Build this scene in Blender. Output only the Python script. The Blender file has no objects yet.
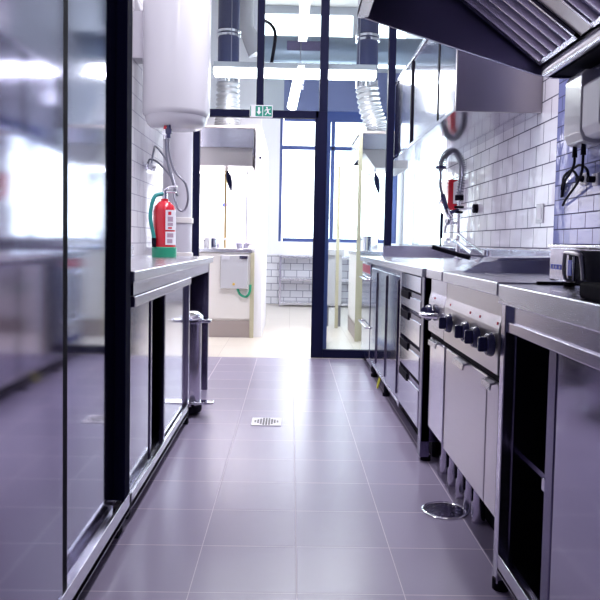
import bpy, bmesh, math, random
from mathutils import Vector, Matrix
random.seed(7)
PI = math.pi
C = bpy.context.scene.collection
sc = bpy.context.scene

# ------------------------------------------------------------------ materials
def newmat(name):
    m = bpy.data.materials.new(name); m.use_nodes = True
    nt = m.node_tree
    return m, nt, nt.nodes['Principled BSDF']

def setp(b, **k):
    for n, v in k.items():
        b.inputs[n.replace('_', ' ')].default_value = v

def noise_rough(nt, b, scale=(40, 40, 2), lo=.2, hi=.3, bump=0.0, detail=4):
    tc = nt.nodes.new('ShaderNodeTexCoord'); mp = nt.nodes.new('ShaderNodeMapping')
    mp.inputs['Scale'].default_value = scale
    nz = nt.nodes.new('ShaderNodeTexNoise'); nz.inputs['Scale'].default_value = 1.0; nz.inputs['Detail'].default_value = detail
    mr = nt.nodes.new('ShaderNodeMapRange'); mr.inputs['To Min'].default_value = lo; mr.inputs['To Max'].default_value = hi
    nt.links.new(tc.outputs['Object'], mp.inputs['Vector']); nt.links.new(mp.outputs['Vector'], nz.inputs['Vector'])
    nt.links.new(nz.outputs['Fac'], mr.inputs['Value']); nt.links.new(mr.outputs['Result'], b.inputs['Roughness'])
    if bump:
        bp = nt.nodes.new('ShaderNodeBump'); bp.inputs['Strength'].default_value = bump; bp.inputs['Distance'].default_value = .002
        nt.links.new(nz.outputs['Fac'], bp.inputs['Height']); nt.links.new(bp.outputs['Normal'], b.inputs['Normal'])

def steel(name, col=(.62, .59, .69), lo=.16, hi=.26, scale=(6, 6, 160), bump=0):
    m, nt, b = newmat(name)
    setp(b, Base_Color=(*col, 1), Metallic=1.0)
    noise_rough(nt, b, scale, lo, hi, bump)
    return m

def plain(name, col, rough=.5, metal=0.0, spec=.5, lo=None, coat=0):
    m, nt, b = newmat(name)
    setp(b, Base_Color=(*col, 1), Roughness=rough, Metallic=metal)
    b.inputs['Specular IOR Level'].default_value = spec
    if coat: b.inputs['Coat Weight'].default_value = coat
    noise_rough(nt, b, (30, 30, 30), rough * .9, min(1, rough * 1.1), 0)
    return m

def tiles(name, axis, bw, bh, col, grout, offs=.5, rough=.12, mort=.0035, origin=(0, 0), bump=.25, wav=.35, var=.03):
    """glazed tiles; axis 'x' = on a wall whose normal is X (uses Y,Z), 'y' = normal Y (uses X,Z), 'z' = floor (uses X,Y)"""
    m, nt, b = newmat(name)
    tc = nt.nodes.new('ShaderNodeTexCoord'); sp = nt.nodes.new('ShaderNodeSeparateXYZ'); cb = nt.nodes.new('ShaderNodeCombineXYZ')
    nt.links.new(tc.outputs['Object'], sp.inputs['Vector'])
    u, v = {'x': ('Y', 'Z'), 'y': ('X', 'Z'), 'z': ('X', 'Y')}[axis]
    for o, k, off in ((u, 'X', origin[0]), (v, 'Y', origin[1])):
        a = nt.nodes.new('ShaderNodeMath'); a.operation = 'SUBTRACT'; a.inputs[1].default_value = off
        nt.links.new(sp.outputs[o], a.inputs[0]); nt.links.new(a.outputs[0], cb.inputs[k])
    br = nt.nodes.new('ShaderNodeTexBrick')
    br.offset = offs; br.squash = 1.0
    br.inputs['Scale'].default_value = 1.0
    br.inputs['Brick Width'].default_value = bw; br.inputs['Row Height'].default_value = bh
    br.inputs['Mortar Size'].default_value = mort; br.inputs['Mortar Smooth'].default_value = .15
    br.inputs['Color1'].default_value = (*[c * (1 - var) for c in col], 1); br.inputs['Color2'].default_value = (*[min(1, c * (1 + var)) for c in col], 1)
    br.inputs['Mortar'].default_value = (*grout, 1)
    nt.links.new(cb.outputs[0], br.inputs['Vector'])
    nt.links.new(br.outputs['Color'], b.inputs['Base Color'])
    mr = nt.nodes.new('ShaderNodeMapRange'); mr.inputs['To Min'].default_value = rough; mr.inputs['To Max'].default_value = .8
    nt.links.new(br.outputs['Fac'], mr.inputs['Value'])
    nz = nt.nodes.new('ShaderNodeTexNoise'); nz.inputs['Scale'].default_value = 9.0; nz.inputs['Detail'].default_value = 2
    nt.links.new(tc.outputs['Object'], nz.inputs['Vector'])
    inv = nt.nodes.new('ShaderNodeMath'); inv.operation = 'MULTIPLY_ADD'; inv.inputs[1].default_value = -1; inv.inputs[2].default_value = 1
    nt.links.new(br.outputs['Fac'], inv.inputs[0])
    ad = nt.nodes.new('ShaderNodeMath'); ad.operation = 'MULTIPLY_ADD'; ad.inputs[1].default_value = wav
    nt.links.new(nz.outputs['Fac'], ad.inputs[0]); nt.links.new(inv.outputs[0], ad.inputs[2])
    bp = nt.nodes.new('ShaderNodeBump'); bp.inputs['Strength'].default_value = bump; bp.inputs['Distance'].default_value = .004
    nt.links.new(ad.outputs[0], bp.inputs['Height']); nt.links.new(bp.outputs['Normal'], b.inputs['Normal'])
    nt.links.new(mr.outputs['Result'], b.inputs['Roughness'])
    return m

def emit(name, col, s):
    m, nt, b = newmat(name)
    setp(b, Base_Color=(.9, .9, .9, 1)); b.inputs['Emission Color'].default_value = (*col, 1); b.inputs['Emission Strength'].default_value = s
    return m

def glassmat(name, tint=(.93, .97, .97), refl=1.0):
    m = bpy.data.materials.new(name); m.use_nodes = True; nt = m.node_tree
    nt.nodes.remove(nt.nodes['Principled BSDF']); out = nt.nodes['Material Output']
    t = nt.nodes.new('ShaderNodeBsdfTransparent'); t.inputs[0].default_value = (*tint, 1)
    g = nt.nodes.new('ShaderNodeBsdfGlossy'); g.inputs['Roughness'].default_value = .01
    f = nt.nodes.new('ShaderNodeFresnel'); f.inputs[0].default_value = 1.45
    mx = nt.nodes.new('ShaderNodeMixShader')
    ge = nt.nodes.new('ShaderNodeNewGeometry'); k = nt.nodes.new('ShaderNodeMath'); k.operation = 'SUBTRACT'; k.inputs[0].default_value = 1.0
    nt.links.new(ge.outputs['Backfacing'], k.inputs[1]); k2 = nt.nodes.new('ShaderNodeMath'); k2.operation = 'MULTIPLY'
    nt.links.new(f.outputs[0], k2.inputs[0]); nt.links.new(k.outputs[0], k2.inputs[1])
    nt.links.new(k2.outputs[0], mx.inputs[0]); nt.links.new(t.outputs[0], mx.inputs[1]); nt.links.new(g.outputs[0], mx.inputs[2])
    nt.links.new(mx.outputs[0], out.inputs[0])
    return m

M = dict(
    steel=steel('brushed_steel'),
    steel_v=steel('brushed_steel_doors', (.50, .48, .58), .09, .13, (3, 3, 160), 0),
    steel_mirror=steel('polished_steel_doors', (.42, .40, .51), .055, .10, (2, 2, 220), 0),
    steel_top=steel('worktop_steel', (.68, .67, .73), .22, .30, (60, 3, 60), 0),
    steel_warm=steel('warm_steel', (.66, .62, .64), .26, .36),
    steel_dark=steel('dark_and_shaded_steel', (.16, .14, .24), .18, .28),  # dark steel parts, plus shade put into the open bay interiors
    steel_hood=steel('hood_steel', (.17, .16, .26), .28, .36),
    steel_filter=steel('filter_steel', (.52, .50, .58), .18, .26),
    steel_box=steel('cabinet_end_steel', (.36, .33, .345), .3, .4),
    chrome=plain('chrome', (.82, .82, .86), .08, 1.0),
    black=plain('black_plastic', (.005, .005, .018), .75, spec=.06),
    navy_matt=plain('matt_navy_coat', (.004, .004, .022), .85, spec=.05),
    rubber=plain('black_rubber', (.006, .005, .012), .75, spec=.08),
    navy=plain('navy_powder_coat', (.005, .006, .032), .6, spec=.12),
    frame_blue=plain('blue_window_paint', (.05, .08, .26), .4),
    duct=plain('dark_blue_duct', (.03, .035, .10), .4),
    white=plain('white_enamel', (.50, .49, .53), .25, coat=.3),
    paint=plain('white_paint', (.84, .83, .88), .6),
    ceil=plain('ceiling_paint', (.62, .58, .56), .7),
    upper=plain('blue_grey_paint', (.16, .18, .34), .6),
    greywall=plain('light_grey_paint', (.50, .51, .56), .6),
    pvc=plain('grey_plastic_pipe', (.60, .58, .64), .4),
    cream=plain('cream_laminate', (.76, .72, .70), .45),
    wood=plain('ochre_wood', (.42, .29, .12), .5),
    olive=plain('olive_post_paint', (.46, .42, .30), .5),
    taupe=plain('taupe_plinth', (.36, .30, .29), .5),
    red=plain('red_paint', (.62, .012, .03), .25, coat=.4),
    redmark=plain('red_mark', (.65, .02, .05), .5),
    pink=plain('red_label_film', (.60, .10, .16), .5),
    green=plain('green_rubber', (.01, .27, .15), .45),
    teal=plain('teal_hose', (.02, .26, .24), .45),
    signgreen=plain('sign_green', (.0, .26, .17), .5),
    label=plain('white_label', (.82, .80, .84), .5),
    ink=plain('label_ink', (.45, .32, .40), .6),
    bluefilm=plain('blue_film', (.02, .05, .62), .35),
    knob=plain('blue_black_knob', (.03, .03, .10), .22, spec=.8),
    yellow=plain('yellow_green_wire', (.62, .60, .05), .5),
    amber=plain('amber_dot', (.60, .38, .05), .5),
    flex=plain('flexible_aluminium', (.55, .55, .58), .3, .85),
    hose=plain('braided_hose_steel', (.26, .26, .31), .3, .9),
    duct_grey=plain('blue_grey_duct_steel', (.22, .27, .35), .35, .6),
    glass=glassmat('clear_glass'),
    lamp=emit('lamp_diffuser', (1, .98, 1), 14.0),
    lamp2=emit('ceiling_lamp_diffuser', (.96, .95, 1), 4.0),
    tile_r=tiles('white_metro_tile', 'x', .2, .1085, (.80, .77, .83), (.07, .06, .11), .5, .05, .0035, (3.45, .969), .5, 1.2),
    tile_l=tiles('white_metro_tile_west', 'x', .2, .1085, (.88, .86, .90), (.30, .28, .36), .5, .09, .003, (0, .95), .25, .4),
    tile_p=tiles('shaded_blue_grey_tile', 'x', .15, .067, (.19, .21, .42), (.02, .02, .08), .5, .05, .003, (3.05, .99), .4, .9),  # blue-grey tile, darkened to carry the shade under the hood
    tile_b=tiles('white_metro_tile_rear', 'y', .2, .107, (.80, .79, .84), (.30, .29, .36), .5, .15, .006, (-.2, .0), .2, .3),
    floor=tiles('purple_grey_floor_tile', 'z', .3, .3, (.275, .238, .340), (.50, .43, .51), 0.0, .27, .0013, (.034, .1), .12, .5, .05),
    floor2=tiles('pale_stone_floor', 'z', .6, .6, (.62, .56, .50), (.5, .45, .42), 0.0, .3, .002, (0, 5.9), .1, .3),
)


# ------------------------------------------------------------------ mesh helpers (all verts in world space)
class MB:
    def __init__(s): s.bm = bmesh.new()
    def box(s, x0, x1, y0, y1, z0, z1, bev=.0, seg=2):
        bm = bmesh.new(); bmesh.ops.create_cube(bm, size=1)
        for v in bm.verts:
            v.co = Vector(((x0 + x1) / 2 + v.co.x * (x1 - x0), (y0 + y1) / 2 + v.co.y * (y1 - y0), (z0 + z1) / 2 + v.co.z * (z1 - z0)))
        if bev:
            bev = min(bev, .45 * min(abs(x1 - x0), abs(y1 - y0), abs(z1 - z0)))
            bmesh.ops.bevel(bm, geom=bm.edges[:], offset=bev, segments=seg, affect='EDGES', profile=.5)
        s._add(bm); return s
    def _add(s, bm, mat=None):
        if mat: bm.transform(mat)
        me = bpy.data.meshes.new('tmp'); bm.to_mesh(me); bm.free(); s.bm.from_mesh(me); bpy.data.meshes.remove(me)
    def prism(s, prof, axis, a, b, bev=0):
        """prof: 2D points; axis 'y': (x,z) extruded over y; 'x': (y,z) over x; 'z': (x,y) over z"""
        bm = bmesh.new()
        def p(q, t): return {'y': (q[0], t, q[1]), 'x': (t, q[0], q[1]), 'z': (q[0], q[1], t)}[axis]
        A = [bm.verts.new(p(q, a)) for q in prof]; B = [bm.verts.new(p(q, b)) for q in prof]
        n = len(prof)
        bm.faces.new(A); bm.faces.new(B[::-1])
        for i in range(n): bm.faces.new((A[i], B[i], B[(i + 1) % n], A[(i + 1) % n]))
        bmesh.ops.recalc_face_normals(bm, faces=bm.faces[:])
        if bev: bmesh.ops.bevel(bm, geom=bm.edges[:], offset=bev, segments=2, affect='EDGES', profile=.5)
        s._add(bm); return s
    def lathe(s, prof, origin, axis=(0, 0, 1), n=32):
        """prof: (radius, height) pairs along the axis from origin"""
        bm = bmesh.new(); rings = []
        for r, h in prof:
            if r < 1e-6: rings.append([bm.verts.new((0, 0, h))])
            else: rings.append([bm.verts.new((r * math.cos(2 * PI * i / n), r * math.sin(2 * PI * i / n), h)) for i in range(n)])
        for A, B in zip(rings, rings[1:]):
            for i in range(n):
                j = (i + 1) % n
                if len(A) == 1 and len(B) == 1: continue
                if len(A) == 1: bm.faces.new((A[0], B[i], B[j]))
                elif len(B) == 1: bm.faces.new((A[i], A[j], B[0]))
                else: bm.faces.new((A[i], A[j], B[j], B[i]))
        bmesh.ops.recalc_face_normals(bm, faces=bm.faces[:])
        q = Vector((0, 0, 1)).rotation_difference(Vector(axis).normalized()).to_matrix().to_4x4()
        s._add(bm, Matrix.Translation(origin) @ q); return s
    def cyl(s, p0, p1, r, r2=None, n=24):
        d = Vector(p1) - Vector(p0); r2 = r if r2 is None else r2
        return s.lathe([(0, 0), (r, 0), (r2, d.length), (0, d.length)], p0, d, n)
    def tube(s, pts, r, n=8, smooth=6, closed=False):
        pts = [Vector(p) for p in pts]
        if smooth and len(pts) > 2:
            out = []
            P = [2 * pts[0] - pts[1]] + pts + [2 * pts[-1] - pts[-2]]
            for i in range(1, len(P) - 2):
                for k in range(smooth):
                    t = k / smooth
                    a, b, c, d = P[i - 1], P[i], P[i + 1], P[i + 2]
                    out.append(.5 * ((2 * b) + (c - a) * t + (2 * a - 5 * b + 4 * c - d) * t * t + (3 * b - a - 3 * c + d) * t ** 3))
            out.append(pts[-1]); pts = out
        bm = bmesh.new(); prev = None; rings = []
        up = Vector((0, 0, 1))
        for i, p in enumerate(pts):
            t = (pts[min(i + 1, len(pts) - 1)] - pts[max(i - 1, 0)]).normalized()
            if prev is None:
                nrm = t.cross(up)
                if nrm.length < .05: nrm = t.cross(Vector((1, 0, 0)))
                nrm.normalize()
            else:
                nrm = prev - t * prev.dot(t); nrm.normalize()
            prev = nrm; bn = t.cross(nrm)
            rr = r(i / (len(pts) - 1)) if callable(r) else r
            rings.append([bm.verts.new(p + nrm * rr * math.cos(2 * PI * k / n) + bn * rr * math.sin(2 * PI * k / n)) for k in range(n)])
        for A, B in zip(rings, rings[1:]):
            for k in range(n): bm.faces.new((A[k], A[(k + 1) % n], B[(k + 1) % n], B[k]))
        bm.faces.new(rings[0]); bm.faces.new(rings[-1][::-1])
        bmesh.ops.recalc_face_normals(bm, faces=bm.faces[:])
        s._add(bm); return s
    def coil(s, pts, R, r, turns, n=6):
        """a spring wound round the smooth path pts"""
        base = [Vector(p) for p in pts]; P = [2 * base[0] - base[1]] + base + [2 * base[-1] - base[-2]]
        path = []
        for i in range(1, len(P) - 2):
            for k in range(40):
                t = k / 40; a, b, c, d = P[i - 1], P[i], P[i + 1], P[i + 2]
                path.append(.5 * ((2 * b) + (c - a) * t + (2 * a - 5 * b + 4 * c - d) * t * t + (3 * b - a - 3 * c + d) * t ** 3))
        N = turns * 10; out = []; prev = None
        for i in range(N + 1):
            f = i / N * (len(path) - 2); k = int(f); p = path[k].lerp(path[k + 1], f - k)
            t = (path[k + 1] - path[k]).normalized()
            nrm = Vector((0, 1, 0)) if prev is None else prev
            nrm = (nrm - t * nrm.dot(t)).normalized(); prev = nrm; bn = t.cross(nrm)
            a = 2 * PI * turns * i / N
            out.append(p + R * (nrm * math.cos(a) + bn * math.sin(a)))
        return s.tube(out, r, n, 0)
    def build(s, name, mat, parent=None, smooth=True):
        me = bpy.data.meshes.new(name)
        o = bpy.data.objects.new(name, me); C.objects.link(o)
        if parent is not None:
            root = parent
            while root.parent is not None: root = root.parent
            s.bm.transform(Matrix.Translation(-root.location)); o.parent = parent
        s.bm.to_mesh(me); s.bm.free(); me.materials.append(M[mat] if isinstance(mat, str) else mat)
        if smooth:
            for p in me.polygons: p.use_smooth = True
            me.set_sharp_from_angle(angle=math.radians(50))
            w = o.modifiers.new('weighted_normal', 'WEIGHTED_NORMAL'); w.keep_sharp = True; w.weight = 100
        return o

def tag(o, label, cat, group=None):
    o['label'] = label; o['category'] = cat
    if group: o['group'] = group
    return o
def thing(name, label, cat, loc, group=None):
    o = bpy.data.objects.new(name, None); C.objects.link(o); o.location = loc; o.empty_display_size = .1
    return tag(o, label, cat, group)
def struct(name, mb, mat, parent=None):
    o = mb.build(name, mat, parent)
    if parent is None: o['kind'] = 'structure'
    return o
def bx(*a, **k): return MB().box(*a, **k)
def copy_thing(o, delta, label, parent=None):
    c = o.copy(); C.objects.link(c)
    if parent is not None: c.parent = parent
    else:
        c.location = o.location + Vector(delta); c['label'] = label
    for ch in list(o.children): copy_thing(ch, delta, label, c)
    return c

# ------------------------------------------------------------------ room shell
XL, XR, GY, BY, CZ = -1.05, 1.30, 5.92, 11.0, 3.5
struct('floor', bx(-1.25, 1.5, -1.6, 5.86, -.1, 0), 'floor')
struct('floor_rear', bx(-3.2, 1.86, 5.86, 11.2, -.1, 0), 'floor2')
struct('ceiling', bx(-1.25, 1.5, -1.6, 5.98, CZ, CZ + .1), 'ceil')
struct('ceiling_rear', bx(-3.2, 1.86, 5.98, 11.2, 4.62, 4.72), 'ceil')
struct('wall_left', bx(XL - .12, XL, -1.6, GY + .05, 0, CZ), 'tile_l')
struct('wall_right', bx(XR, XR + .12, 3.2, GY + .05, 0, CZ), 'tile_r')
struct('wall_right_pier', bx(1.22, XR + .12, -1.6, 3.25, 0, CZ), 'tile_p')
struct('wall_near', bx(-1.25, 1.5, -1.7, -1.6, 0, CZ), 'upper')
# rear room: far wall with tiles below and windows, side walls
struct('wall_back', bx(-3.2, 1.86, BY, BY + .15, 0, .98), 'tile_b')
struct('trim_1', bx(-3.2, 1.7, BY - .02, BY, .775, .985), 'paint')
struct('wall_back_upper', bx(-3.2, -.20, BY, BY + .15, .98, 3.0), 'paint')
struct('wall_back_corner', bx(1.65, 1.86, BY, BY + .15, .98, 3.0), 'paint')
struct('wall_back_lintel', bx(-.15, 1.86, BY - .02, BY + .15, 3.02, 3.62), 'upper')
struct('wall_back_panel', bx(-3.2, -.15, BY - .02, BY + .15, 3.0, 3.62), 'greywall')
struct('wall_rear_left', bx(-3.3, -3.2, GY, BY, 0, 4.62), 'paint')
struct('wall_rear_right', bx(1.72, 1.86, GY, BY, 0, .93), 'paint')
struct('wall_rear_right_lintel', bx(1.72, 1.86, GY, BY, 2.40, 4.62), 'greywall')
struct('wall_front_left', bx(-3.2, -1.25, GY - .02, GY + .1, 0, 4.62), 'paint')
struct('wall_front_right', bx(1.42, 1.74, GY - .02, GY + .1, 0, 4.62), 'paint')
struct('wall_front_top', bx(-1.25, 1.5, GY + .0, GY + .1, CZ, 4.62), 'paint')

def window(name, label, frames, panes, matf):
    r = bpy.data.objects.new(name, None); C.objects.link(r); r['kind'] = 'structure'; r['label'] = label
    f = MB()
    for b in frames: f.box(*b, bev=.004)
    f.build('window_frame', matf, r)
    for b in panes: bx(*b).build('window_pane', 'glass', r)
    return r
Y0, Y1 = BY + .02, BY + .08
fr = [(-.20, -.155, Y0, Y1, .98, 3.02), (-.14, 1.65, Y0, Y1, .98, 1.04), (-.155, 1.65, Y0, Y1, 2.42, 2.48), (-.14, 1.65, Y0, Y1, 2.86, 3.02),
      (.60, .66, Y0, Y1, 1.04, 2.86), (1.57, 1.65, Y0, Y1, 1.04, 2.86)]
window('window_1', 'blue framed bright window in the rear wall above the tiled dado', fr,
       [(-.14, 1.57, BY + .045, BY + .051, 1.04, 2.86)], 'frame_blue')
fr = [(-3.2, 1.86, Y0, Y1, 3.62, 3.70), (-3.2, 1.86, Y0, Y1, 4.50, 4.62), (-1.3, -1.22, Y0, Y1, 3.7, 4.5), (.9, .98, Y0, Y1, 3.7, 4.5)]
window('window_2', 'high clerestory window strip along the top of the rear wall', fr, [(-3.2, 1.86, BY + .045, BY + .051, 3.7, 4.5)], 'greywall')
fr = [(1.74, 1.84, GY + .1, BY, .93, .98), (1.74, 1.84, GY + .1, BY, 2.34, 2.40)]
for y, w in ((6.05, .04), (7.75, .03), (10.05, .05), (10.96, .08)): fr.append((1.74, 1.84, y - w / 2, y + w / 2, .98, 2.34))
window('window_3', 'bright side window of the rear room behind the wall cabinet', fr, [(1.79, 1.796, GY + .1, BY, .98, 2.34)], 'greywall')

# ------------------------------------------------------------------ glazed partition with a door opening
r = bpy.data.objects.new('window_4', None); C.objects.link(r); r['kind'] = 'structure'; r['label'] = 'dark framed glass partition between the two kitchens'
def bar(name, *b, m='navy'): return bx(*b, bev=.004).build(name, m, r)
g0, g1 = GY - .03, GY + .03
bar('frame_post', -.85, -.775, g0, g1, 0, CZ)
bar('frame_post', .215, .285, g0, g1, 2.07, CZ)
bar('door_post', .185, .285, g0, g1, 0, 2.07)
bar('frame_post', .785, .845, g0, g1, 0, CZ)
bar('mullion', -.31, -.25, g0, g1, 2.07, CZ)
bar('transom', -.775, .215, g0, g1, 2.01, 2.07)
bar('bottom_rail', .285, .785, g0, g1, .0, .07)
bar('bottom_rail', .845, XR, g0, g1, .0, .07)
bar('bottom_rail', XL, -.85, g0, g1, .0, .07)
bar('top_rail', XL, XR, g0, g1, CZ - .07, CZ)
for x0, x1, z0, z1 in ((-.775, -.31, 2.07, CZ - .07), (-.25, .215, 2.07, CZ - .07), (.285, .785, .07, CZ - .07), (.845, XR, .07, CZ - .07), (XL, -.85, .07, CZ - .07)):
    bx(x0, x1, GY - .005, GY + .005, z0, z1).build('glass_pane', 'glass', r)
# glass door leaf, standing open into the rear room
d = bpy.data.objects.new('door_1', None); C.objects.link(d); d['kind'] = 'structure'; d['label'] = 'open glass door leaf folded back beside the dark post'
def leaf(y0, y1, z0, z1, nm='door_frame', m='frame_blue', w=.018):
    mb = MB()
    mb.prism([(.302 + (y0 - 5.97) * .05 - w, y0), (.302 + (y0 - 5.97) * .05 + w, y0), (.302 + (y1 - 5.97) * .05 + w, y1), (.302 + (y1 - 5.97) * .05 - w, y1)], 'z', z0, z1)
    mb.build(nm, m, d)
leaf(5.97, 6.03, .01, 2.0); leaf(6.79, 6.85, .01, 2.0); leaf(6.03, 6.79, .01, .08); leaf(6.03, 6.79, 1.94, 2.0); leaf(6.03, 6.79, .08, 1.94, 'door_pane', 'glass', .004)

# exit sign on the transom
t = thing('exit_sign', 'green and white emergency exit sign hanging at the door transom', 'sign', (-.265, GY - .035, 2.055))
sx0, sx1, sz0, sz1, sy = -.362, -.172, 2.005, 2.105, GY - .05
bx(sx0, sx1, sy, GY - .031, sz0, sz1, bev=.003).build('sign_plate', 'label', t)
mb = MB(); mb.box(sx0 + .004, sx0 + .011, sy - .0015, sy, sz0 + .008, sz1 - .008)
for a, b in ((.048, .105), (.111, .184)): mb.box(sx0 + a, sx0 + b, sy - .0015, sy, sz0 + .008, sz1 - .008)
mb.build('green_panel', 'signgreen', t)
mb = MB(); ax = sx0 + .0765
mb.box(ax - .008, ax + .008, sy - .003, sy - .0015, sz0 + .045, sz0 + .082)
mb.prism([(ax - .02, sz0 + .046), (ax + .02, sz0 + .046), (ax, sz0 + .02)], 'y', sy - .003, sy - .0015)
mb.build('arrow_pictogram', 'label', t); mb = MB()
hx, hz = sx0 + .142, sz0 + .078
mb.cyl((hx, sy - .0015, hz), (hx, sy - .003, hz), .0075, n=14)
def limb(pts, w):
    for (x0, z0), (x1, z1) in zip(pts, pts[1:]):
        dx, dz = x1 - x0, z1 - z0; L = math.hypot(dx, dz) or 1; nx, nz = -dz / L * w / 2, dx / L * w / 2
        mb.prism([(x0 + nx, z0 + nz), (x1 + nx, z1 + nz), (x1 - nx, z1 - nz), (x0 - nx, z0 - nz)], 'y', sy - .003, sy - .0015)
limb([(hx + .002, hz - .008), (hx + .010, hz - .034)], .015)
limb([(hx + .002, hz - .012), (hx - .014, hz - .018), (hx - .016, hz - .03)], .006)
limb([(hx + .004, hz - .012), (hx + .022, hz - .016), (hx + .028, hz - .006)], .006)
limb([(hx + .010, hz - .032), (hx - .004, hz - .044), (hx - .012, hz - .060)], .008)
limb([(hx + .010, hz - .032), (hx + .018, hz - .048), (hx + .034, hz - .05)], .008)
mb.build('figure_pictogram', 'label', t)

# ------------------------------------------------------------------ left: tall cabinet
t = thing('tall_cabinet', 'tall stainless steel cabinet with sliding doors and a dark end post', 'cabinet', (-.79, 1.6, 0))
FX = -.53
mb = MB(); mb.box(-1.04, -.66, .2, 2.33, .06, 2.1); mb.box(-1.04, FX, .2, 2.335, 2.04, 2.1); mb.build('body', 'steel', t)
bx(-.655, -.569, 2.265, 2.335, .10, 2.04).build('post_return', 'steel_dark', t)
bx(-.568, FX, 2.262, 2.335, .118, 2.04, bev=.004).build('end_post', 'navy_matt', t)
bx(-.552, -.535, .3, 1.655, .10, 2.035, bev=.003).build('door', 'steel_mirror', t)
bx(-.553, -.537, 1.656, 1.695, .10, 2.035, bev=.003).build('door_edge', 'rubber', t)
bx(-.58, -.565, 1.60, 2.258, .10, 2.035, bev=.003).build('door', 'steel_mirror', t)
mb = MB(); mb.box(-.66, FX, .2, 2.335, .055, .075); mb.box(FX - .012, FX, .2, 2.335, .055, .118, bev=.002)
mb.box(-.548, -.541, .2, 2.26, .075, .098); mb.box(-.576, -.569, .2, 2.26, .075, .098); mb.build('bottom_rail', 'steel', t)
for x, y in ((-.57, 2.27), (-.98, 2.27), (-.61, .5), (-.98, .5)):
    MB().box(x - .025, x + .025, y - .03, y + .03, .0, .056, bev=.003).build('foot', 'rubber', t)
bx(-.575, -.56, .22, 2.23, .004, .056).build('shade_panel', 'rubber', t)  # black panel added as the shade under the cabinet

# left: worktop counter with sliding doors and open bay
t = thing('work_counter', 'low steel counter with sliding doors and an open bay holding the pedal bin', 'counter', (-.78, 3.5, 0))
mb = MB(); mb.box(-1.045, -.519, 2.339, 4.70, .83, .87, bev=.004); mb.box(-1.045, -1.03, 2.345, 4.6, .86, .94, bev=.003); mb.build('worktop', 'steel_top', t)
mb = MB(); mb.box(-.56, FX, 2.37, 3.70, .785, .83); mb.box(-.57, FX + .006, 2.37, 3.71, .745, .782, bev=.003)
mb.box(-.56, FX, 3.71, 4.58, .775, .83); mb.build('apron', 'steel', t)
bx(-.575, -.56, 2.39, 2.80, .085, .75, bev=.003).build('door', 'steel_v', t)
bx(-.562, -.547, 3.05, 3.67, .085, .75, bev=.003).build('door', 'steel_v', t)
bx(-.575, -.555, 2.80, 2.83, .085, .75, bev=.003).build('door_edge', 'steel_dark', t)
bx(-.562, -.540, 3.02, 3.05, .085, .75, bev=.003).build('door_edge', 'steel_dark', t)
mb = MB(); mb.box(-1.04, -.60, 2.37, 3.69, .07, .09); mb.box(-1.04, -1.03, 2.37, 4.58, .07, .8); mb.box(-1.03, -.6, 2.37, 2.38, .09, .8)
mb.box(-1.03, -.54, 3.685, 3.70, .07, .8); mb.build('body', 'steel_dark', t)  # shadow inside the open bay is put into this dark colour
bx(-.56, FX, 3.675, 3.71, .07, .785, bev=.003).build('post', 'steel', t)
mb = MB(); mb.box(-.60, FX, 2.37, 3.71, .055, .075); mb.box(FX - .012, FX, 2.37, 3.71, .05, .105, bev=.002); mb.box(-.577, -.566, 2.37, 3.67, .075, .092); mb.build('bottom_rail', 'steel_top', t)
bx(-1.03, -.56, 4.555, 4.575, .05, .83).build('end_panel', 'steel_dark', t)
for x, y in ((-.55, 3.69), (-.55, 4.56), (-1.0, 3.69), (-1.0, 4.56), (-.57, 2.42), (-1.0, 2.42)):
    top = .83 if y > 4 and x > -.6 else .056
    MB().box(x - .02, x + .02, y - .02, y + .02, .0, top, bev=.003).build('leg', 'steel_dark' if top > .5 else 'rubber', t)

bx(-.59, -.575, 2.46, 3.65, .004, .056).build('shade_panel', 'rubber', t)  # shade below the counter, built as a black panel

# pedal bin in the open bay
t = thing('pedal_bin', 'tall steel cylinder pedal bin standing in the open counter bay', 'bin', (-.615, 3.93, 0))
bc = (-.615, 3.93, 0)
MB().lathe([(0, .045), (.118, .045), (.12, .06), (.12, .50), (.116, .52), (0, .52)], bc).build('body', 'steel', t)
MB().lathe([(0, .012), (.122, .012), (.126, .02), (.126, .05), (.12, .056), (0, .056)], bc).build('base_ring', 'rubber', t)
MB().lathe([(.128, .515), (.13, .53), (.128, .55), (.10, .575), (.05, .588), (0, .59)], bc).build('lid', 'chrome', t)
MB().box(-.56, -.44, 3.90, 3.96, .515, .535, bev=.006).build('lid_hinge', 'chrome', t)
mb = MB(); mb.box(-.56, -.41, 3.80, 3.87, .075, .09, bev=.006); mb.prism([(-.65, 3.86), (-.54, 3.80), (-.54, 3.86), (-.65, 3.90)], 'z', .07, .085); mb.build('pedal', 'chrome', t)
MB().tube([(-.53, 3.84, .075), (-.53, 3.86, .03), (-.58, 3.88, .012), (-.62, 3.9, .012)], .010).build('pedal_arm', 'rubber', t)

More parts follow.
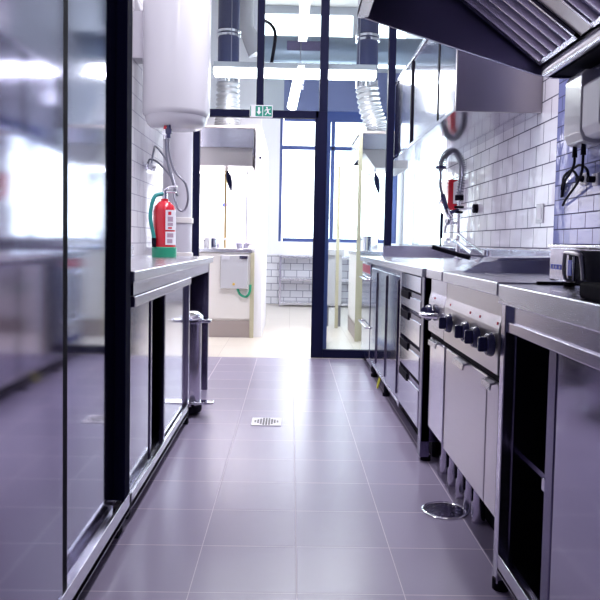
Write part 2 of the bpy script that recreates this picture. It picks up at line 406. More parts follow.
# fire extinguisher on the counter
ex = Vector((-.775, 4.30, .8705))
t = thing('fire_extinguisher', 'red fire extinguisher with green foot standing on the steel counter', 'fire extinguisher', ex)
MB().lathe([(0, .035), (.064, .035), (.068, .05), (.068, .28), (.06, .31), (.035, .335), (.022, .342), (.022, .355), (0, .355)], ex).build('cylinder_body', 'red', t)
MB().lathe([(0, 0), (.072, 0), (.075, .006), (.075, .055), (.069, .062), (0, .062)], ex).build('foot_cup', 'green', t)
mb = MB(); mb.lathe([(0, .355), (.016, .355), (.018, .40), (.010, .405), (0, .405)], ex); mb.box(ex.x - .02, ex.x + .07, ex.y - .012, ex.y + .012, ex.z + .39, ex.z + .402, bev=.004)
mb.tube([ex + Vector((0, 0, .405)), ex + Vector((.03, 0, .425)), ex + Vector((.075, 0, .43))], .008); mb.build('valve', 'chrome', t)
MB().tube([ex + Vector((-.01, -.01, .385)), ex + Vector((-.055, -.045, .36)), ex + Vector((-.075, -.06, .25)), ex + Vector((-.055, -.065, .14)), ex + Vector((-.05, -.068, .115))], .012).build('hose', 'teal', t)
mb = MB(); mb.cyl(ex + Vector((-.05, -.068, .06)), ex + Vector((-.05, -.068, .115)), .013); mb.build('nozzle', 'rubber', t)
def arc_label(z0, z1, a0, a1, r, mat, nm):
    bm = bmesh.new(); n = 10; A = []; B = []
    for i in range(n + 1):
        a = a0 + (a1 - a0) * i / n
        A.append(bm.verts.new((ex.x + r * math.cos(a), ex.y + r * math.sin(a), ex.z + z0))); B.append(bm.verts.new((ex.x + r * math.cos(a), ex.y + r * math.sin(a), ex.z + z1)))
    for i in range(n): bm.faces.new((A[i], A[i + 1], B[i + 1], B[i]))
    bm.normal_update(); q = MB(); q._add(bm); return q.build(nm, mat, t)
R_ = math.radians
lb = arc_label(.165, .285, R_(-75), R_(5), .0692, 'label', 'label_sheet'); lb2 = arc_label(.075, .155, R_(-75), R_(5), .0692, 'label', 'label_sheet')
for z0, z1, a0, a1, m in ((.255, .275, -62, -45, 'redmark'), (.215, .245, -64, -34, 'ink'), (.19, .208, -64, -34, 'ink'), (.172, .182, -62, -40, 'redmark'), (.12, .145, -66, -30, 'ink'), (.085, .11, -66, -36, 'ink')):
    arc_label(z0, z1, R_(a0), R_(a1), .0697, m, 'label_print')

# water boiler on the left wall
bo = Vector((-.775, 4.70, 0))
t = thing('water_heater', 'white cylindrical water boiler hung on the tiled wall above the extinguisher', 'water heater', (bo.x, bo.y, 1.72))
MB().lathe([(0, 1.785), (.205, 1.785), (.217, 1.80), (.221, 1.82), (.221, 2.56), (.213, 2.60), (.19, 2.625), (0, 2.63)], bo, n=48).build('tank', 'white', t)
MB().lathe([(0, 1.705), (.11, 1.705), (.165, 1.715), (.19, 1.735), (.203, 1.77), (.203, 1.786), (0, 1.786)], bo, n=48).build('bottom_cap', 'white', t)
MB().box(-1.049, -.97, 4.62, 4.78, 2.15, 2.45).build('wall_bracket', 'pvc', t)
for px, py, m in ((-.80, 4.56, 'knob'), (-.83, 4.62, 'chrome')):
    q = MB(); q.cyl((px, py, 1.63), (px, py, 1.72), .013); q.box(px - .02, px + .02, py - .014, py + .014, 1.655, 1.69, bev=.005); v = q.build('valve', m, t)
    if m == 'knob': MB().cyl((px - .015, py, 1.695), (px - .03, py, 1.70), .012).build('valve_tap', 'redmark', v)
MB().tube([(-.80, 4.56, 1.63), (-.80, 4.57, 1.54), (-.76, 4.57, 1.42), (-.69, 4.57, 1.34), (-.675, 4.58, 1.24), (-.70, 4.6, 1.17), (-.74, 4.6, 1.18), (-.77, 4.62, 1.26), (-.80, 4.7, 1.38), (-.92, 4.9, 1.50), (-1.0, 4.98, 1.54), (-1.02, 4.98, 1.50)], .0075).build('braided_hose', 'hose', t)
MB().tube([(-.83, 4.62, 1.63), (-.82, 4.62, 1.50), (-.79, 4.62, 1.38), (-.755, 4.64, 1.27), (-.77, 4.66, 1.33), (-.84, 4.74, 1.50), (-.95, 4.92, 1.62), (-1.0, 5.1, 1.62), (-1.02, 5.1, 1.50)], .0075).build('braided_hose', 'hose', t)
q = MB(); q.cyl((-1.049, 4.98, 1.49), (-.99, 4.98, 1.49), .02); q.cyl((-1.049, 5.1, 1.49), (-.99, 5.1, 1.49), .02); q.box(-1.049, -1.01, 4.95, 5.13, 1.47, 1.51, bev=.006); q.build('wall_valve', 'chrome', t)

# grey round service pipe behind the counter
pc = Vector((-.875, 5.40, 0))
t = thing('service_pipe', 'pale grey floor to ceiling pipe beside the glass partition', 'pipe', pc)
MB().lathe([(0, 0), (.112, 0), (.112, CZ - .005), (0, CZ - .005)], pc, n=40).build('pipe', 'pvc', t)
for z in (.86, 1.125, 2.3):
    MB().lathe([(.112, z - .022), (.122, z - .018), (.122, z + .018), (.112, z + .022)], pc, n=40).build('collar', 'cream', t)

# ------------------------------------------------------------------ right: far sink counter
RX = .60
t = thing('sink_counter', 'long steel counter with three doors and a drawer stack reaching the glass partition', 'counter', (.95, 4.5, 0))
bx(.585, 1.298, 3.10, 5.885, .832, .872, bev=.004).build('worktop', 'steel_top', t)
mb = MB(); mb.box(1.283, 1.298, 3.10, 5.885, .868, .958, bev=.003); mb.box(.765, 1.283, 5.80, 5.82, .868, .962, bev=.003); mb.build('upstand', 'steel', t)
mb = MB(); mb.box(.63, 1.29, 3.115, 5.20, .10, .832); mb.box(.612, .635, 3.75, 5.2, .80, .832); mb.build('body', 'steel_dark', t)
bx(RX, 1.29, 3.10, 3.115, .09, .832, bev=.002).build('end_panel', 'steel_dark', t)
for y0, y1 in ((4.77, 5.17), (4.30, 4.76), (3.82, 4.29)):
    dr = bx(RX, .622, y0 + .005, y1 - .005, .125, .80, bev=.004).build('door', 'steel_v', t)
    bx(.592, .602, y0 + .012, y0 + .024, .15, .78, bev=.003).build('door_grip', 'steel_dark', dr)
zs = [(.655, .745), (.50, .64), (.345, .485), (.125, .33)]
for i, (z0, z1) in enumerate(zs):
    q = bx(RX, .622, 3.20, 3.77, z0, z1 - .028, bev=.004).build('drawer', 'steel_v', t)
    bx(.604, .63, 3.20, 3.77, z1 - .028, z1 - .004).build('drawer_slot', 'steel_dark', q)
    bx(.594, .604, 3.50, 3.74, z1 - .045, z1 - .006, bev=.004).build('drawer_pull', 'rubber', q)
bx(RX, .622, 3.20, 3.77, .75, .826, bev=.004).build('drawer_front', 'steel_v', t)
bx(RX, .63, 3.76, 3.80, .09, .83, bev=.003).build('post', 'steel', t)
bx(RX, .64, 3.80, 5.2, .10, .122, bev=.003).build('bottom_rail', 'steel', t)
bx(.597, .64, 3.10, 3.16, .02, .832, bev=.003).build('leg', 'steel_dark', t)
for x, y in ((.63, 3.13), (.63, 4.45), (.63, 5.1), (1.22, 3.2), (1.22, 5.1)):
    MB().lathe([(0, 0), (.024, 0), (.024, .02), (.016, .024), (.016, .1), (0, .1)], (x, y, 0), n=16).build('foot', 'rubber', t)
bx(.665, .68, 3.16, 5.2, .004, .102).build('shade_panel', 'rubber', t)  # added black panel that stands for the shade under this counter
tag(MB().tube([(.612, 4.62, .098), (.60, 4.63, .05), (.592, 4.60, .02), (.60, 4.58, .06), (.61, 4.59, .094)], .006).build('earthing_wire', 'yellow'),
    'yellow green earthing wire hanging under the long steel counter', 'wire')

# dishwasher at the far end
t = thing('dishwasher', 'steel dishwasher with a red panel label at the far end of the counter', 'dishwasher', (.93, 5.55, 0))
bx(.625, 1.25, 5.25, 5.86, .04, .826).build('body', 'steel', t)
dd = bx(.603, .625, 5.27, 5.85, .36, .72, bev=.005).build('door', 'steel_v', t)
MB().tube([(.603, 5.82, .70), (.58, 5.82, .70), (.58, 5.30, .70), (.603, 5.30, .70)], .008, smooth=0).build('handle', 'chrome', dd)
q = bx(.603, .625, 5.27, 5.85, .73, .822, bev=.003).build('control_panel', 'steel', t)
bx(.6005, .603, 5.30, 5.82, .745, .81).build('panel_label', 'pink', q)
q = bx(.607, .625, 5.27, 5.85, .08, .35, bev=.003).build('lower_panel', 'steel_v', t)
MB().tube([(.607, 5.82, .335), (.58, 5.82, .335), (.58, 5.30, .335), (.607, 5.30, .335)], .008, smooth=0).build('handle', 'chrome', q)
for x, y in ((.65, 5.3), (.65, 5.8), (1.2, 5.3), (1.2, 5.8)): MB().lathe([(0, 0), (.02, 0), (.02, .042), (0, .042)], (x, y, 0), n=14).build('foot', 'rubber', t)

# pre-rinse tap
t = thing('spray_tap', 'tall chrome spring spray tap rising from the long counter by the window', 'tap', (1.17, 4.9, .872))
MB().lathe([(0, .872), (.03, .872), (.03, .882), (.018, .89), (.016, .97), (0, .97)], (1.17, 4.9, 0), n=20).cyl((1.17, 4.9, .95), (1.17, 4.9, 1.30), .012).build('riser', 'chrome', t)
for z0, z1, rr in ((1.20, 1.215, .028), (1.235, 1.25, .034), (1.29, 1.325, .03)): MB().cyl((1.17, 4.9, z0), (1.17, 4.9, z1), rr).build('collar', 'rubber', t)
q = MB(); q.cyl((1.17, 4.9, 1.235), (1.29, 4.9, 1.235), .007); q.build('wall_stay', 'chrome', t)
MB().cyl((1.27, 4.9, 1.235), (1.299, 4.9, 1.235), .032).build('wall_plate', 'rubber', t)
path = [(1.17, 4.9, 1.32), (1.185, 4.9, 1.45), (1.18, 4.9, 1.55), (1.13, 4.9, 1.625), (1.07, 4.9, 1.61), (1.035, 4.9, 1.53), (1.035, 4.9, 1.45)]
MB().tube(path, .010).build('spray_hose', 'hose', t)
MB().coil(path[:6], .022, .0045, 34).build('spring', 'hose', t)
MB().tube([(1.035, 4.9, 1.45), (1.035, 4.9, 1.38), (1.06, 4.9, 1.30)], .010).cyl((1.02, 4.9, 1.512), (1.05, 4.9, 1.512), .022).build('lower_hose', 'hose', t)
MB().cyl((1.05, 4.9, 1.33), (1.085, 4.9, 1.23), .017, .014).build('spray_grip', 'knob', t)
MB().cyl((1.035, 4.9, 1.505), (1.035, 4.9, 1.525), .036).build('hose_guard', 'knob', t)
q = MB(); q.tube([(1.085, 4.9, 1.23), (1.10, 4.9, 1.19), (1.12, 4.9, 1.17)], .018); q.lathe([(0, 0), (.03, 0), (.024, .03), (0, .03)], (1.105, 4.9, 1.155), (-.3, 0, -1)); q.tube([(1.03, 4.9, 1.26), (1.045, 4.9, 1.29), (1.075, 4.9, 1.215)], .006); q.build('spray_head', 'chrome', t)
MB().cyl((1.17, 4.9, 1.225), (1.10, 4.9, 1.20), .012).build('hook', 'knob', t)
# side spout of the mixer
q = MB(); q.tube([(1.17, 4.9, 1.13), (1.11, 4.9, 1.13), (1.08, 4.9, 1.11), (1.075, 4.9, 1.06)], .010, smooth=3); q.build('side_spout', 'chrome', t)
q = MB(); q.tube([(1.17, 4.88, 1.055), (1.155, 4.5, .99), (1.13, 4.02, .925)], .010, smooth=3)
q.cyl((1.13, 4.03, .895), (1.13, 4.03, .95), .024); q.cyl((1.13, 4.03, .872), (1.13, 4.03, .9), .014); q.build('long_spout', 'chrome', t)
q = MB(); q.tube([(1.10, 4.9, 1.005), (1.125, 4.8, 1.005), (1.14, 4.4, .93)], .012, smooth=3); q.cyl((1.17, 4.9, 1.01), (1.09, 4.9, 1.01), .014); q.build('lever', 'chrome', t)
# red dispenser on the wall behind the tap
t = thing('wall_dispenser', 'small red and pale grey dispenser on the tiled wall behind the spray tap', 'dispenser', (1.27, 5.6, 1.28))
MB().prism([(5.78, 1.32), (5.82, 1.49), (5.50, 1.49), (5.51, 1.25)], 'x', 1.225, 1.299, .004).build('red_body', 'red', t)
bx(1.262, 1.299, 5.32, 5.495, 1.30, 1.47, bev=.006).build('grey_body', 'pvc', t)
t = thing('door_handle_bar', 'dark blue pull bar on the glass beside the tiled wall', 'handle', (1.255, 5.87, 1.0))
bx(1.245, 1.27, 5.85, 5.875, 1.03, 1.24, bev=.006).build('grip', 'bluefilm' if False else 'navy', t)
bx(1.252, 1.262, 5.872, 5.888, .962, 1.25, bev=.002).build('edge_strip', 'navy', t)

# ------------------------------------------------------------------ wall cabinets
t = thing('wall_cabinet', 'long steel wall cabinet with sliding doors mounted over the sink counter', 'cabinet', (1.08, 4.8, 1.68))
CX = .845
bx(CX + .03, 1.298, 3.70, 5.88, 1.70, 2.30).build('body', 'steel_box', t)
q = bx(CX, 1.298, 3.68, 3.70, 1.675, 2.31, bev=.003).build('end_panel', 'steel_box', t)
mb = MB(); mb.box(CX - .004, 1.298, 3.701, 5.88, 1.676, 1.70, bev=.003); mb.build('bottom_panel', 'steel_v', t)
bx(CX - .004, 1.298, 3.70, 5.88, 2.29, 2.32, bev=.003).build('top_panel', 'steel', t)
for y0, y1, x in ((3.71, 4.10, 0), (4.16, 5.05, .008), (5.10, 5.87, 0)):
    bx(CX + x, CX + x + .018, y0, y1, 1.705, 2.285, bev=.003).build('door', 'steel_v', t)
for y in (4.13, 5.075):
    bx(CX - .003, CX + .02, y - .022, y + .022, 1.705, 2.285, bev=.003).build('door_edge', 'rubber', t)

# ------------------------------------------------------------------ ranges
def cook_unit(name, label, y0, y1, knobs, marks, doors, fx, mface, feet):
    t = thing(name, label, 'cooker', (.92, (y0 + y1) / 2, 0))
    mb = MB(); mb.box(.64, 1.20, y0, y1, .155, .834); mb.build('body', mface, t)
    prof = [(fx + .008, .832), (fx + .008, .774), (fx, .738), (fx, .605), (fx + .08, .605), (fx + .08, .832)]
    fa = MB().prism(prof, 'y', y0 + .003, y1 - .003, .002).build('control_panel', mface, t)
    for y in marks:
        MB().prism([(fx + .0008, .749), (fx + .008, .749), (fx + .008, .757), (fx + .0022, .757)], 'y', y - .0055, y + .0055).build('indicator_mark', 'redmark', fa)
    for y in knobs:
        k = MB().lathe([(0, 0), (.012, 0), (.012, .006), (.034, .007), (.036, .012), (.031, .026), (.028, .028), (0, .029)], (fx, y, .69), (-1, 0, 0), n=24).build('knob', 'knob', t)
        MB().box(fx - .050, fx - .022, y - .008, y + .008, .668, .712, bev=.005).build('knob_grip', 'knob', k)
    bx(fx + .012, fx + .05, y0 + .004, y1 - .004, .58, .605).build('vent_gap', 'rubber', t)
    for a, b in doors:
        dd = bx(fx + .008, fx + .04, a, b, .185, .578, bev=.004).build('door', mface, t)
        mid = (a + b) / 2; w = min(.07, (b - a) * .35)
        MB().prism([(fx + .008, .582), (fx - .014, .576), (fx - .016, .556), (fx - .011, .556), (fx - .008, .571), (fx + .008, .575)], 'y', mid - w, mid + w).build('handle', 'steel_top', dd)
    bx(.712, .73, y0, y1, .004, .156).build('shade_panel', 'rubber', t)  # added black panel standing for the shade behind the feet
    for x, y in feet:
        MB().lathe([(0, 0), (.022, 0), (.024, .004), (.024, .07), (.019, .075), (.019, .16), (0, .16)], (x, y, 0), n=20).build('foot', 'steel', t)
    return t
rg = cook_unit('range_cooker', 'steel range with knobs and red marks next to the dark open bench', 1.985, 2.70, (2.022, 2.18, 2.31, 2.56), (2.01, 2.20, 2.32, 2.61),
               ((2.12, 2.685), (1.995, 2.112)), .60, 'steel_warm', ((.68, 2.05), (.68, 2.42), (.68, 2.53), (.68, 2.66), (1.14, 2.05), (1.14, 2.62)))
bx(.59, 1.21, 1.985, 2.70, .834, .874, bev=.004).build('griddle_top', 'steel_top', rg)
mb = MB(); mb.box(1.18, 1.21, 1.985, 2.70, .874, .955, bev=.003)
mb.prism([(.66, .874), (.74, .915), (1.18, .935), (1.18, .874)], 'y', 2.682, 2.70); mb.build('splash_guard', 'steel', rg)
fy = cook_unit('deep_fryer', 'narrow steel fryer squeezed between the range and the long counter', 2.72, 3.03, (2.95,), (2.92,), ((2.735, 3.015),), .605, 'steel', ((.68, 2.80), (.68, 2.95), (1.14, 2.80), (1.14, 2.95)))
mb = MB(); mb.box(.59, 1.21, 2.72, 3.03, .834, .874, bev=.004); mb.build('fryer_top', 'steel_top', fy)
mb = MB(); mb.prism([(.70, .874), (.82, .93), (1.20, .94), (1.20, .874)], 'y', 2.74, 3.0, .002); mb.build('lid', 'steel', fy)
MB().tube([(.84, 2.99, .93), (.76, 2.99, .935), (.70, 3.0, .945)], .006).build('basket_stem', 'chrome', fy)
MB().tube([(.75, 2.92, .925), (.66, 2.96, .95), (.602, 2.98, .968)], .0095, smooth=3).build('basket_handle', 'rubber', fy)
MB().tube([(.595, 2.80, .69), (.555, 2.82, .69), (.545, 2.88, .69)], .012).build('drain_valve', 'chrome', fy)

# ------------------------------------------------------------------ near bench
t = thing('work_bench', 'steel work bench with an open dark shelf bay beside the range', 'counter', (.95, 1.2, 0))
mb = MB(); mb.box(RX - .012, 1.215, .3, 1.965, .815, .870, bev=.004); mb.build('worktop', 'steel_top', t)
mb = MB(); mb.box(RX + .012, .65, .3, 1.95, .745, .815); mb.box(RX + .004, .64, .3, 1.93, .738, .768, bev=.003); mb.build('apron', 'steel', t)
mb = MB(); mb.box(.64, 1.21, .3, .32, .07, .815); mb.box(1.19, 1.21, .3, 1.95, .07, .815); mb.box(.630, 1.21, 1.918, 1.95, .07, .80); mb.build('body', 'steel_dark', t)  # bay interior: its deep shade is put into the dark steel colour
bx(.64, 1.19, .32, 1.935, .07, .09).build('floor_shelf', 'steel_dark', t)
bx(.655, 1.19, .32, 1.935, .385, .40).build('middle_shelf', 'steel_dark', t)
bx(.632, .65, 1.60, 1.70, .375, .405, bev=.002).build('shelf_bracket', 'steel', t)
bx(RX + .012, .63, .5, 1.572, .105, .742, bev=.004).build('door', 'steel_v', t)
bx(RX + .010, .632, 1.573, 1.625, .105, .742, bev=.004).build('door_edge', 'steel_dark', t)
mb = MB(); mb.box(RX, RX + .012, .3, 1.93, .06, .108, bev=.002); mb.box(RX, .66, .3, 1.93, .058, .07); mb.build('bottom_rail', 'steel', t)
bx(.68, .695, .3, 1.92, .004, .07).build('shade_panel', 'rubber', t)  # black panel in place of the shade below the bench
bx(RX - .002, RX + .036, 1.925, 1.963, .02, .815, bev=.003).build('leg', 'steel', t)
for x, y in ((RX + .017, 1.944), (1.18, 1.92), (RX + .02, .5), (1.18, .5)):
    MB().lathe([(0, 0), (.024, 0), (.024, .03), (.016, .035), (.016, .07), (0, .07)], (x, y, 0), n=16).build('foot', 'rubber', t)
tag(bx(.70, 1.2, 1.966, 1.984, .866, .8785, bev=.003).build('joint_strip', 'rubber'), 'black strip along the joint between range and bench tops', 'strip')  # thin black strip along the joint of the two tops

# countertop appliance
t = thing('countertop_grill', 'steel countertop appliance with a dark front and chrome handle on the bench', 'appliance', (.88, 1.72, .87))
bx(.722, 1.03, 1.35, 1.945, .885, .978, bev=.006).build('body', 'steel', t)
bx(.719, 1.04, 1.34, 1.955, .972, .984, bev=.004).build('lid', 'steel_top', t)
q = bx(.708, .724, 1.35, 1.778, .888, .970, bev=.004).build('front_panel', 'black', t)
MB().tube([(.71, 1.73, .895), (.682, 1.73, .90), (.68, 1.73, .955), (.682, 1.72, .963), (.682, 1.655, .962), (.687, 1.645, .95), (.692, 1.642, .90)], .0055, smooth=3).build('handle', 'steel_warm', q)
MB().tube([(.694, 1.705, .895), (.694, 1.705, .955)], .004, smooth=0).build('handle', 'chrome', q)
q = bx(.7205, .7215, 1.83, 1.93, .917, .930).build('blue_sticker', 'bluefilm', t); 
for yy in (1.845, 1.87, 1.895, 1.915): bx(.7199, .7204, yy - .008, yy - .003, .920, .927).build('sticker_print', 'label', q)
bx(.7065, .7078, 1.752, 1.775, .905, .945).build('blue_film', 'bluefilm', t)
for x, y in ((.77, 1.92), (.77, 1.4), (1.02, 1.92), (1.02, 1.4)): MB().cyl((x, y, .87), (x, y, .886), .015).build('foot', 'rubber', t)
tag(MB().box(.605, .70, .95, 1.46, .8705, .905, bev=.008).build('tray', 'rubber'), 'black plastic tray lying at the bench front edge before the appliance', 'tray')

# white switch box under the hood, cables, sockets
t = thing('electric_heater_box', 'white rounded electric box on the tiled wall under the extractor hood', 'electric box', (1.16, 2.72, 1.39))
MB().prism([(1.22, 1.67), (1.13, 1.67), (1.115, 1.65), (1.115, 1.43), (1.13, 1.395), (1.16, 1.385), (1.22, 1.385)], 'y', 2.735, 2.90, .006).build('cover', 'white', t)
MB().prism([(1.22, 1.615), (1.135, 1.615), (1.12, 1.60), (1.12, 1.44), (1.135, 1.41), (1.16, 1.40), (1.22, 1.40)], 'y', 2.58, 2.732, .004).build('body', 'pvc', t)
for x, y in ((1.155, 2.875), (1.155, 2.79)): MB().cyl((x, y, 1.345), (x, y, 1.40), .011, .008).build('cable_gland', 'rubber', t)
def cable(pts, label, r=.0055): tag(MB().tube(pts, r).build('power_cable', 'rubber'), label, 'cable', None)
cable([(1.155, 2.875, 1.35), (1.16, 2.89, 1.32), (1.18, 2.98, 1.29), (1.205, 3.12, 1.26), (1.213, 3.15, 1.235)], 'black cable dropping from the white box towards the tile corner')
cable([(1.155, 2.79, 1.35), (1.16, 2.81, 1.28), (1.185, 2.92, 1.24), (1.20, 3.06, 1.19), (1.213, 3.13, 1.165)], 'black cable crossing the others below the white box')
cable([(1.185, 2.80, 1.255), (1.175, 2.80, 1.29), (1.18, 2.88, 1.315), (1.19, 2.97, 1.31), (1.195, 3.08, 1.29), (1.213, 3.14, 1.25), (1.213, 3.15, 1.20)], 'black cable arching highest between the socket and the tile corner')
cable([(1.185, 2.91, 1.268), (1.18, 2.94, 1.295), (1.195, 3.02, 1.30), (1.205, 3.10, 1.26), (1.213, 3.14, 1.205)], 'short black cable bending low over the blue grey tiles')
for (y, z, lab) in ((2.91, 1.262, 'socket whose black plug feeds the short low bending cable'), (2.80, 1.25, 'socket with a black plug at the arching cable end')):
    t = thing('wall_socket', lab, 'socket', (1.21, y, z))
    bx(1.208, 1.22, y - .025, y + .025, z - .025, z + .025, bev=.004).build('plate', 'pvc', t)
    MB().cyl((1.209, y, z), (1.18, y, z), .013).build('plug', 'rubber', t)
t = thing('wall_hatch', 'small square glossy plate set in the white tiles near the corner', 'wall plate', (1.295, 3.65, 1.15))
bx(1.292, 1.30, 3.60, 3.70, 1.10, 1.20, bev=.003).build('plate', 'white', t)
bx(1.2895, 1.292, 3.62, 3.68, 1.12, 1.18, bev=.001).build('cover', 'pvc', t)

# ------------------------------------------------------------------ extractor hood
HY0, HY1 = .6, 3.0
t = thing('extractor_hood', 'large dark steel extractor hood with baffle filters over the cooking line', 'hood', (.70, 1.8, 1.69))
prof = [(.265, 1.93), (1.02, 1.705), (1.10, 1.69), (1.215, 1.69), (1.215, 2.55), (.265, 2.55)]
MB().prism(prof, 'y', HY1 - .015, HY1).build('end_panel', 'steel_hood', t)
MB().prism(prof, 'y', HY0, HY0 + .015).build('end_panel', 'steel_hood', t)
mb = MB(); mb.box(.262, .278, HY0, HY1, 1.925, 2.55); mb.prism([(.262, 1.925), (.305, 1.922), (.305, 1.934), (.278, 1.95), (.262, 1.95)], 'y', HY0, HY1); mb.build('front_panel', 'steel', t)
mb = MB(); mb.box(.265, 1.215, HY0, HY1, 2.54, 2.56); mb.box(1.20, 1.215, HY0, HY1, 1.69, 2.55); mb.build('casing', 'steel_hood', t)
MB().box(1.10, 1.20, HY0 + .015, HY1 - .015, 1.70, 1.715).build('back_channel', 'rubber', t)
MB().cyl((1.066, HY0 + .02, 1.722), (1.066, HY1 - .016, 1.722), .028).build('grease_trough', 'steel_top', t)
# inclined filters: from (1.045,1.735) up to (.47,2.17)
P0, P1 = Vector((1.035, 0, 1.745)), Vector((.46, 0, 2.18)); dv = (P1 - P0).normalized(); nv = Vector((-dv.z, 0, dv.x)); nv = nv if nv.z < 0 else -nv
L_ = (P1 - P0).length
def inc(mb, a0, a1, y0, y1, h0, h1, half=False):
    bm = bmesh.new()
    if half:
        n = 8; ring0 = []; ring1 = []
        for i in range(n + 1):
            an = PI * i / n; yy = (y0 + y1) / 2 - (y1 - y0) / 2 * math.cos(an); hh = h0 + (h1 - h0) * math.sin(an)
            for rg_, a in ((ring0, a0), (ring1, a1)):
                p = P0 + dv * a + nv * hh; rg_.append(bm.verts.new((p.x, yy, p.z)))
        for i in range(n): bm.faces.new((ring0[i], ring1[i], ring1[i + 1], ring0[i + 1]))
        bm.faces.new(ring0); bm.faces.new(ring1[::-1])
    else:
        vs = []
        for a in (a0, a1):
            for yy in (y0, y1):
                for hh in (h0, h1):
                    p = P0 + dv * a + nv * hh; vs.append(bm.verts.new((p.x, yy, p.z)))
        for f in ((0, 1, 3, 2), (4, 6, 7, 5), (0, 4, 5, 1), (2, 3, 7, 6), (0, 2, 6, 4), (1, 5, 7, 3)): bm.faces.new([vs[i] for i in f])
    bmesh.ops.recalc_face_normals(bm, faces=bm.faces[:]); mb._add(bm)
mb = MB(); inc(mb, -.01, L_, HY0 + .015, HY1 - .015, -.03, -.02); mb.build('filter_tray', 'rubber', t)
y = HY1 - .03
for k in range(4):
    mb = MB(); y1 = y; y0 = y - .395
    inc(mb, 0, .018, y0, y1, -.02, .012); inc(mb, L_ - .02, L_, y0, y1, -.02, .012); inc(mb, 0, L_, y0, y0 + .012, -.02, .012); inc(mb, 0, L_, y1 - .012, y1, -.02, .012)
    for i in range(5):
        a = y0 + .018 + i * .074; inc(mb, .018, L_ - .02, a, a + .054, -.015, .022, True)
    mb.build('baffle_filter', 'steel_filter', t)
    mb = MB(); inc(mb, .0, L_, y0 - .125, y0 - .005, -.02, .0); mb.build('blank_panel', 'steel_box', t)
    y = y0 - .13

# ------------------------------------------------------------------ floor drains
t = thing('floor_drain', 'round polished drain cover in the floor in front of the range', 'drain', (.585, 2.52, 0))
MB().lathe([(.072, .001), (.085, .001), (.085, .004), (.078, .007), (.072, .004)], (.585, 2.52, 0), n=40).build('rim', 'chrome', t)
mb = MB().lathe([(0, .0045), (.03, .005), (.074, .004), (.074, .001), (0, .001)], (.585, 2.52, 0), n=40).build('cover', 'steel_dark', t)
mb = MB()
for i in range(10):
    a = 2 * PI * i / 10; mb.cyl((.585 + .05 * math.cos(a), 2.52 + .05 * math.sin(a), .0035), (.585 + .05 * math.cos(a), 2.52 + .05 * math.sin(a), .0055), .009, n=10)
mb.build('cover_stud', 'chrome', t)
t = thing('floor_drain', 'square framed drain grate in the middle of the aisle floor', 'drain', (-.115, 3.75, 0))
MB().box(-.195, -.035, 3.67, 3.83, .001, .004, bev=.001).build('plate', 'label', t)
mb = MB()
for ix in range(-4, 5):
    for iy in range(-4, 5):
        if ix * ix + iy * iy <= 17: mb.box(-.115 + ix * .015 - .005, -.115 + ix * .015 + .005, 3.75 + iy * .016 - .0045, 3.75 + iy * .016 + .0045, .004, .0048)
mb.build('grate_slot_pattern', 'rubber', t)

# ------------------------------------------------------------------ rear room: cooking stations
def station(x0, x1, y0, y1, lab, post_x, cat='counter'):
    t = thing('cooking_station', lab, cat, ((x0 + x1) / 2, (y0 + y1) / 2, 0))
    bx(x0, x1, y0 + .02, y1, .16, .86).build('body', 'cream', t)
    bx(x0, x1, y0, y0 + .02, .19, .855, bev=.003).build('front_panel', 'cream', t)
    bx(x0, x1, y0 + .008, y1, .0, .17).build('plinth', 'taupe', t)
    bx(x0 - .01, x1 + .01, y0 - .02, y1, .86, .90, bev=.004).build('worktop', 'steel_top', t)
    bx(post_x - .02, post_x + .02, y0 - .015, y0 + .025, 0, .86, bev=.003).build('corner_post', 'olive', t)
    return t
station(-1.6, -.40, 7.06, 8.0, 'cream cooking station with pots and a white electric box on its front', -.385)
station(.66, 1.16, 6.97, 7.9, 'cream cooking station seen through the glass beside the tall olive post', .70)
t = thing('electric_box', 'white electric box with a green hose on the cream station front', 'electric box', (-.55, 7.03, .5))
bx(-.70, -.425, 6.99, 7.058, .50, .835, bev=.008).build('cover', 'white', t)
bx(-.69, -.61, 6.985, 6.99, .79, .83, bev=.001).build('label_plate', 'pvc', t)
bx(-.51, -.43, 6.985, 6.99, .80, .83, bev=.001).build('dark_plate', 'steel_dark', t)
MB().cyl((-.565, 6.992, .545), (-.565, 6.983, .545), .013).build('amber_light', 'amber', t)
MB().tube([(-.53, 7.02, .50), (-.50, 7.02, .44), (-.44, 7.02, .42), (-.405, 7.02, .47), (-.40, 7.03, .54)], .012).build('green_hose', 'green', t)

def hood(x0, x1, y0, y1, z0, z1, lab):
    t = thing('canopy_hood', lab, 'hood', ((x0 + x1) / 2, (y0 + y1) / 2, z0))
    zm = z0 + (z1 - z0) * .28
    bx(x0, x1, y0, y0 + .015, z0 + .15, z1).build('front_panel', 'steel', t)
    mb = MB(); mb.box(x0, x1, y0 + .015, y1, z1 - .015, z1); mb.box(x0, x0 + .012, y0 + .015, y1, z0 + .08, z1); mb.box(x1 - .012, x1, y0 + .015, y1, z0 + .08, z1); mb.box(x0, x1, y1 - .012, y1, z0 + .08, z1); mb.build('casing', 'steel', t)
    mb = MB(); mb.prism([(x0 + .02, z0 + .16), (x0 + .16, z0 - .03), (x1 - .012, z0 - .03), (x1 - .012, z0 + .16)], 'y', y0 + .02, y1 - .02); mb.build('filter_box', 'steel_box', t)
    bx(x0 - .005, x1 + .005, y0 - .01, y1, z1, z1 + .025, bev=.003).build('top_trim', 'taupe', t)
    bx(x0 + .22, x1 - .1, y1 - .32, y1 - .2, z0 - .052, z0 - .04).build('added_fill_strip', 'lamp', t)  # glowing strip added under the canopy to brighten what lies behind
    return t
hood(-1.55, -.39, 7.06, 7.95, 1.76, 2.10, 'steel canopy hood over the cream station with the saucepan')
hood(.66, 1.16, 6.97, 7.85, 1.76, 2.06, 'steel canopy hood seen through the glass over the second station')
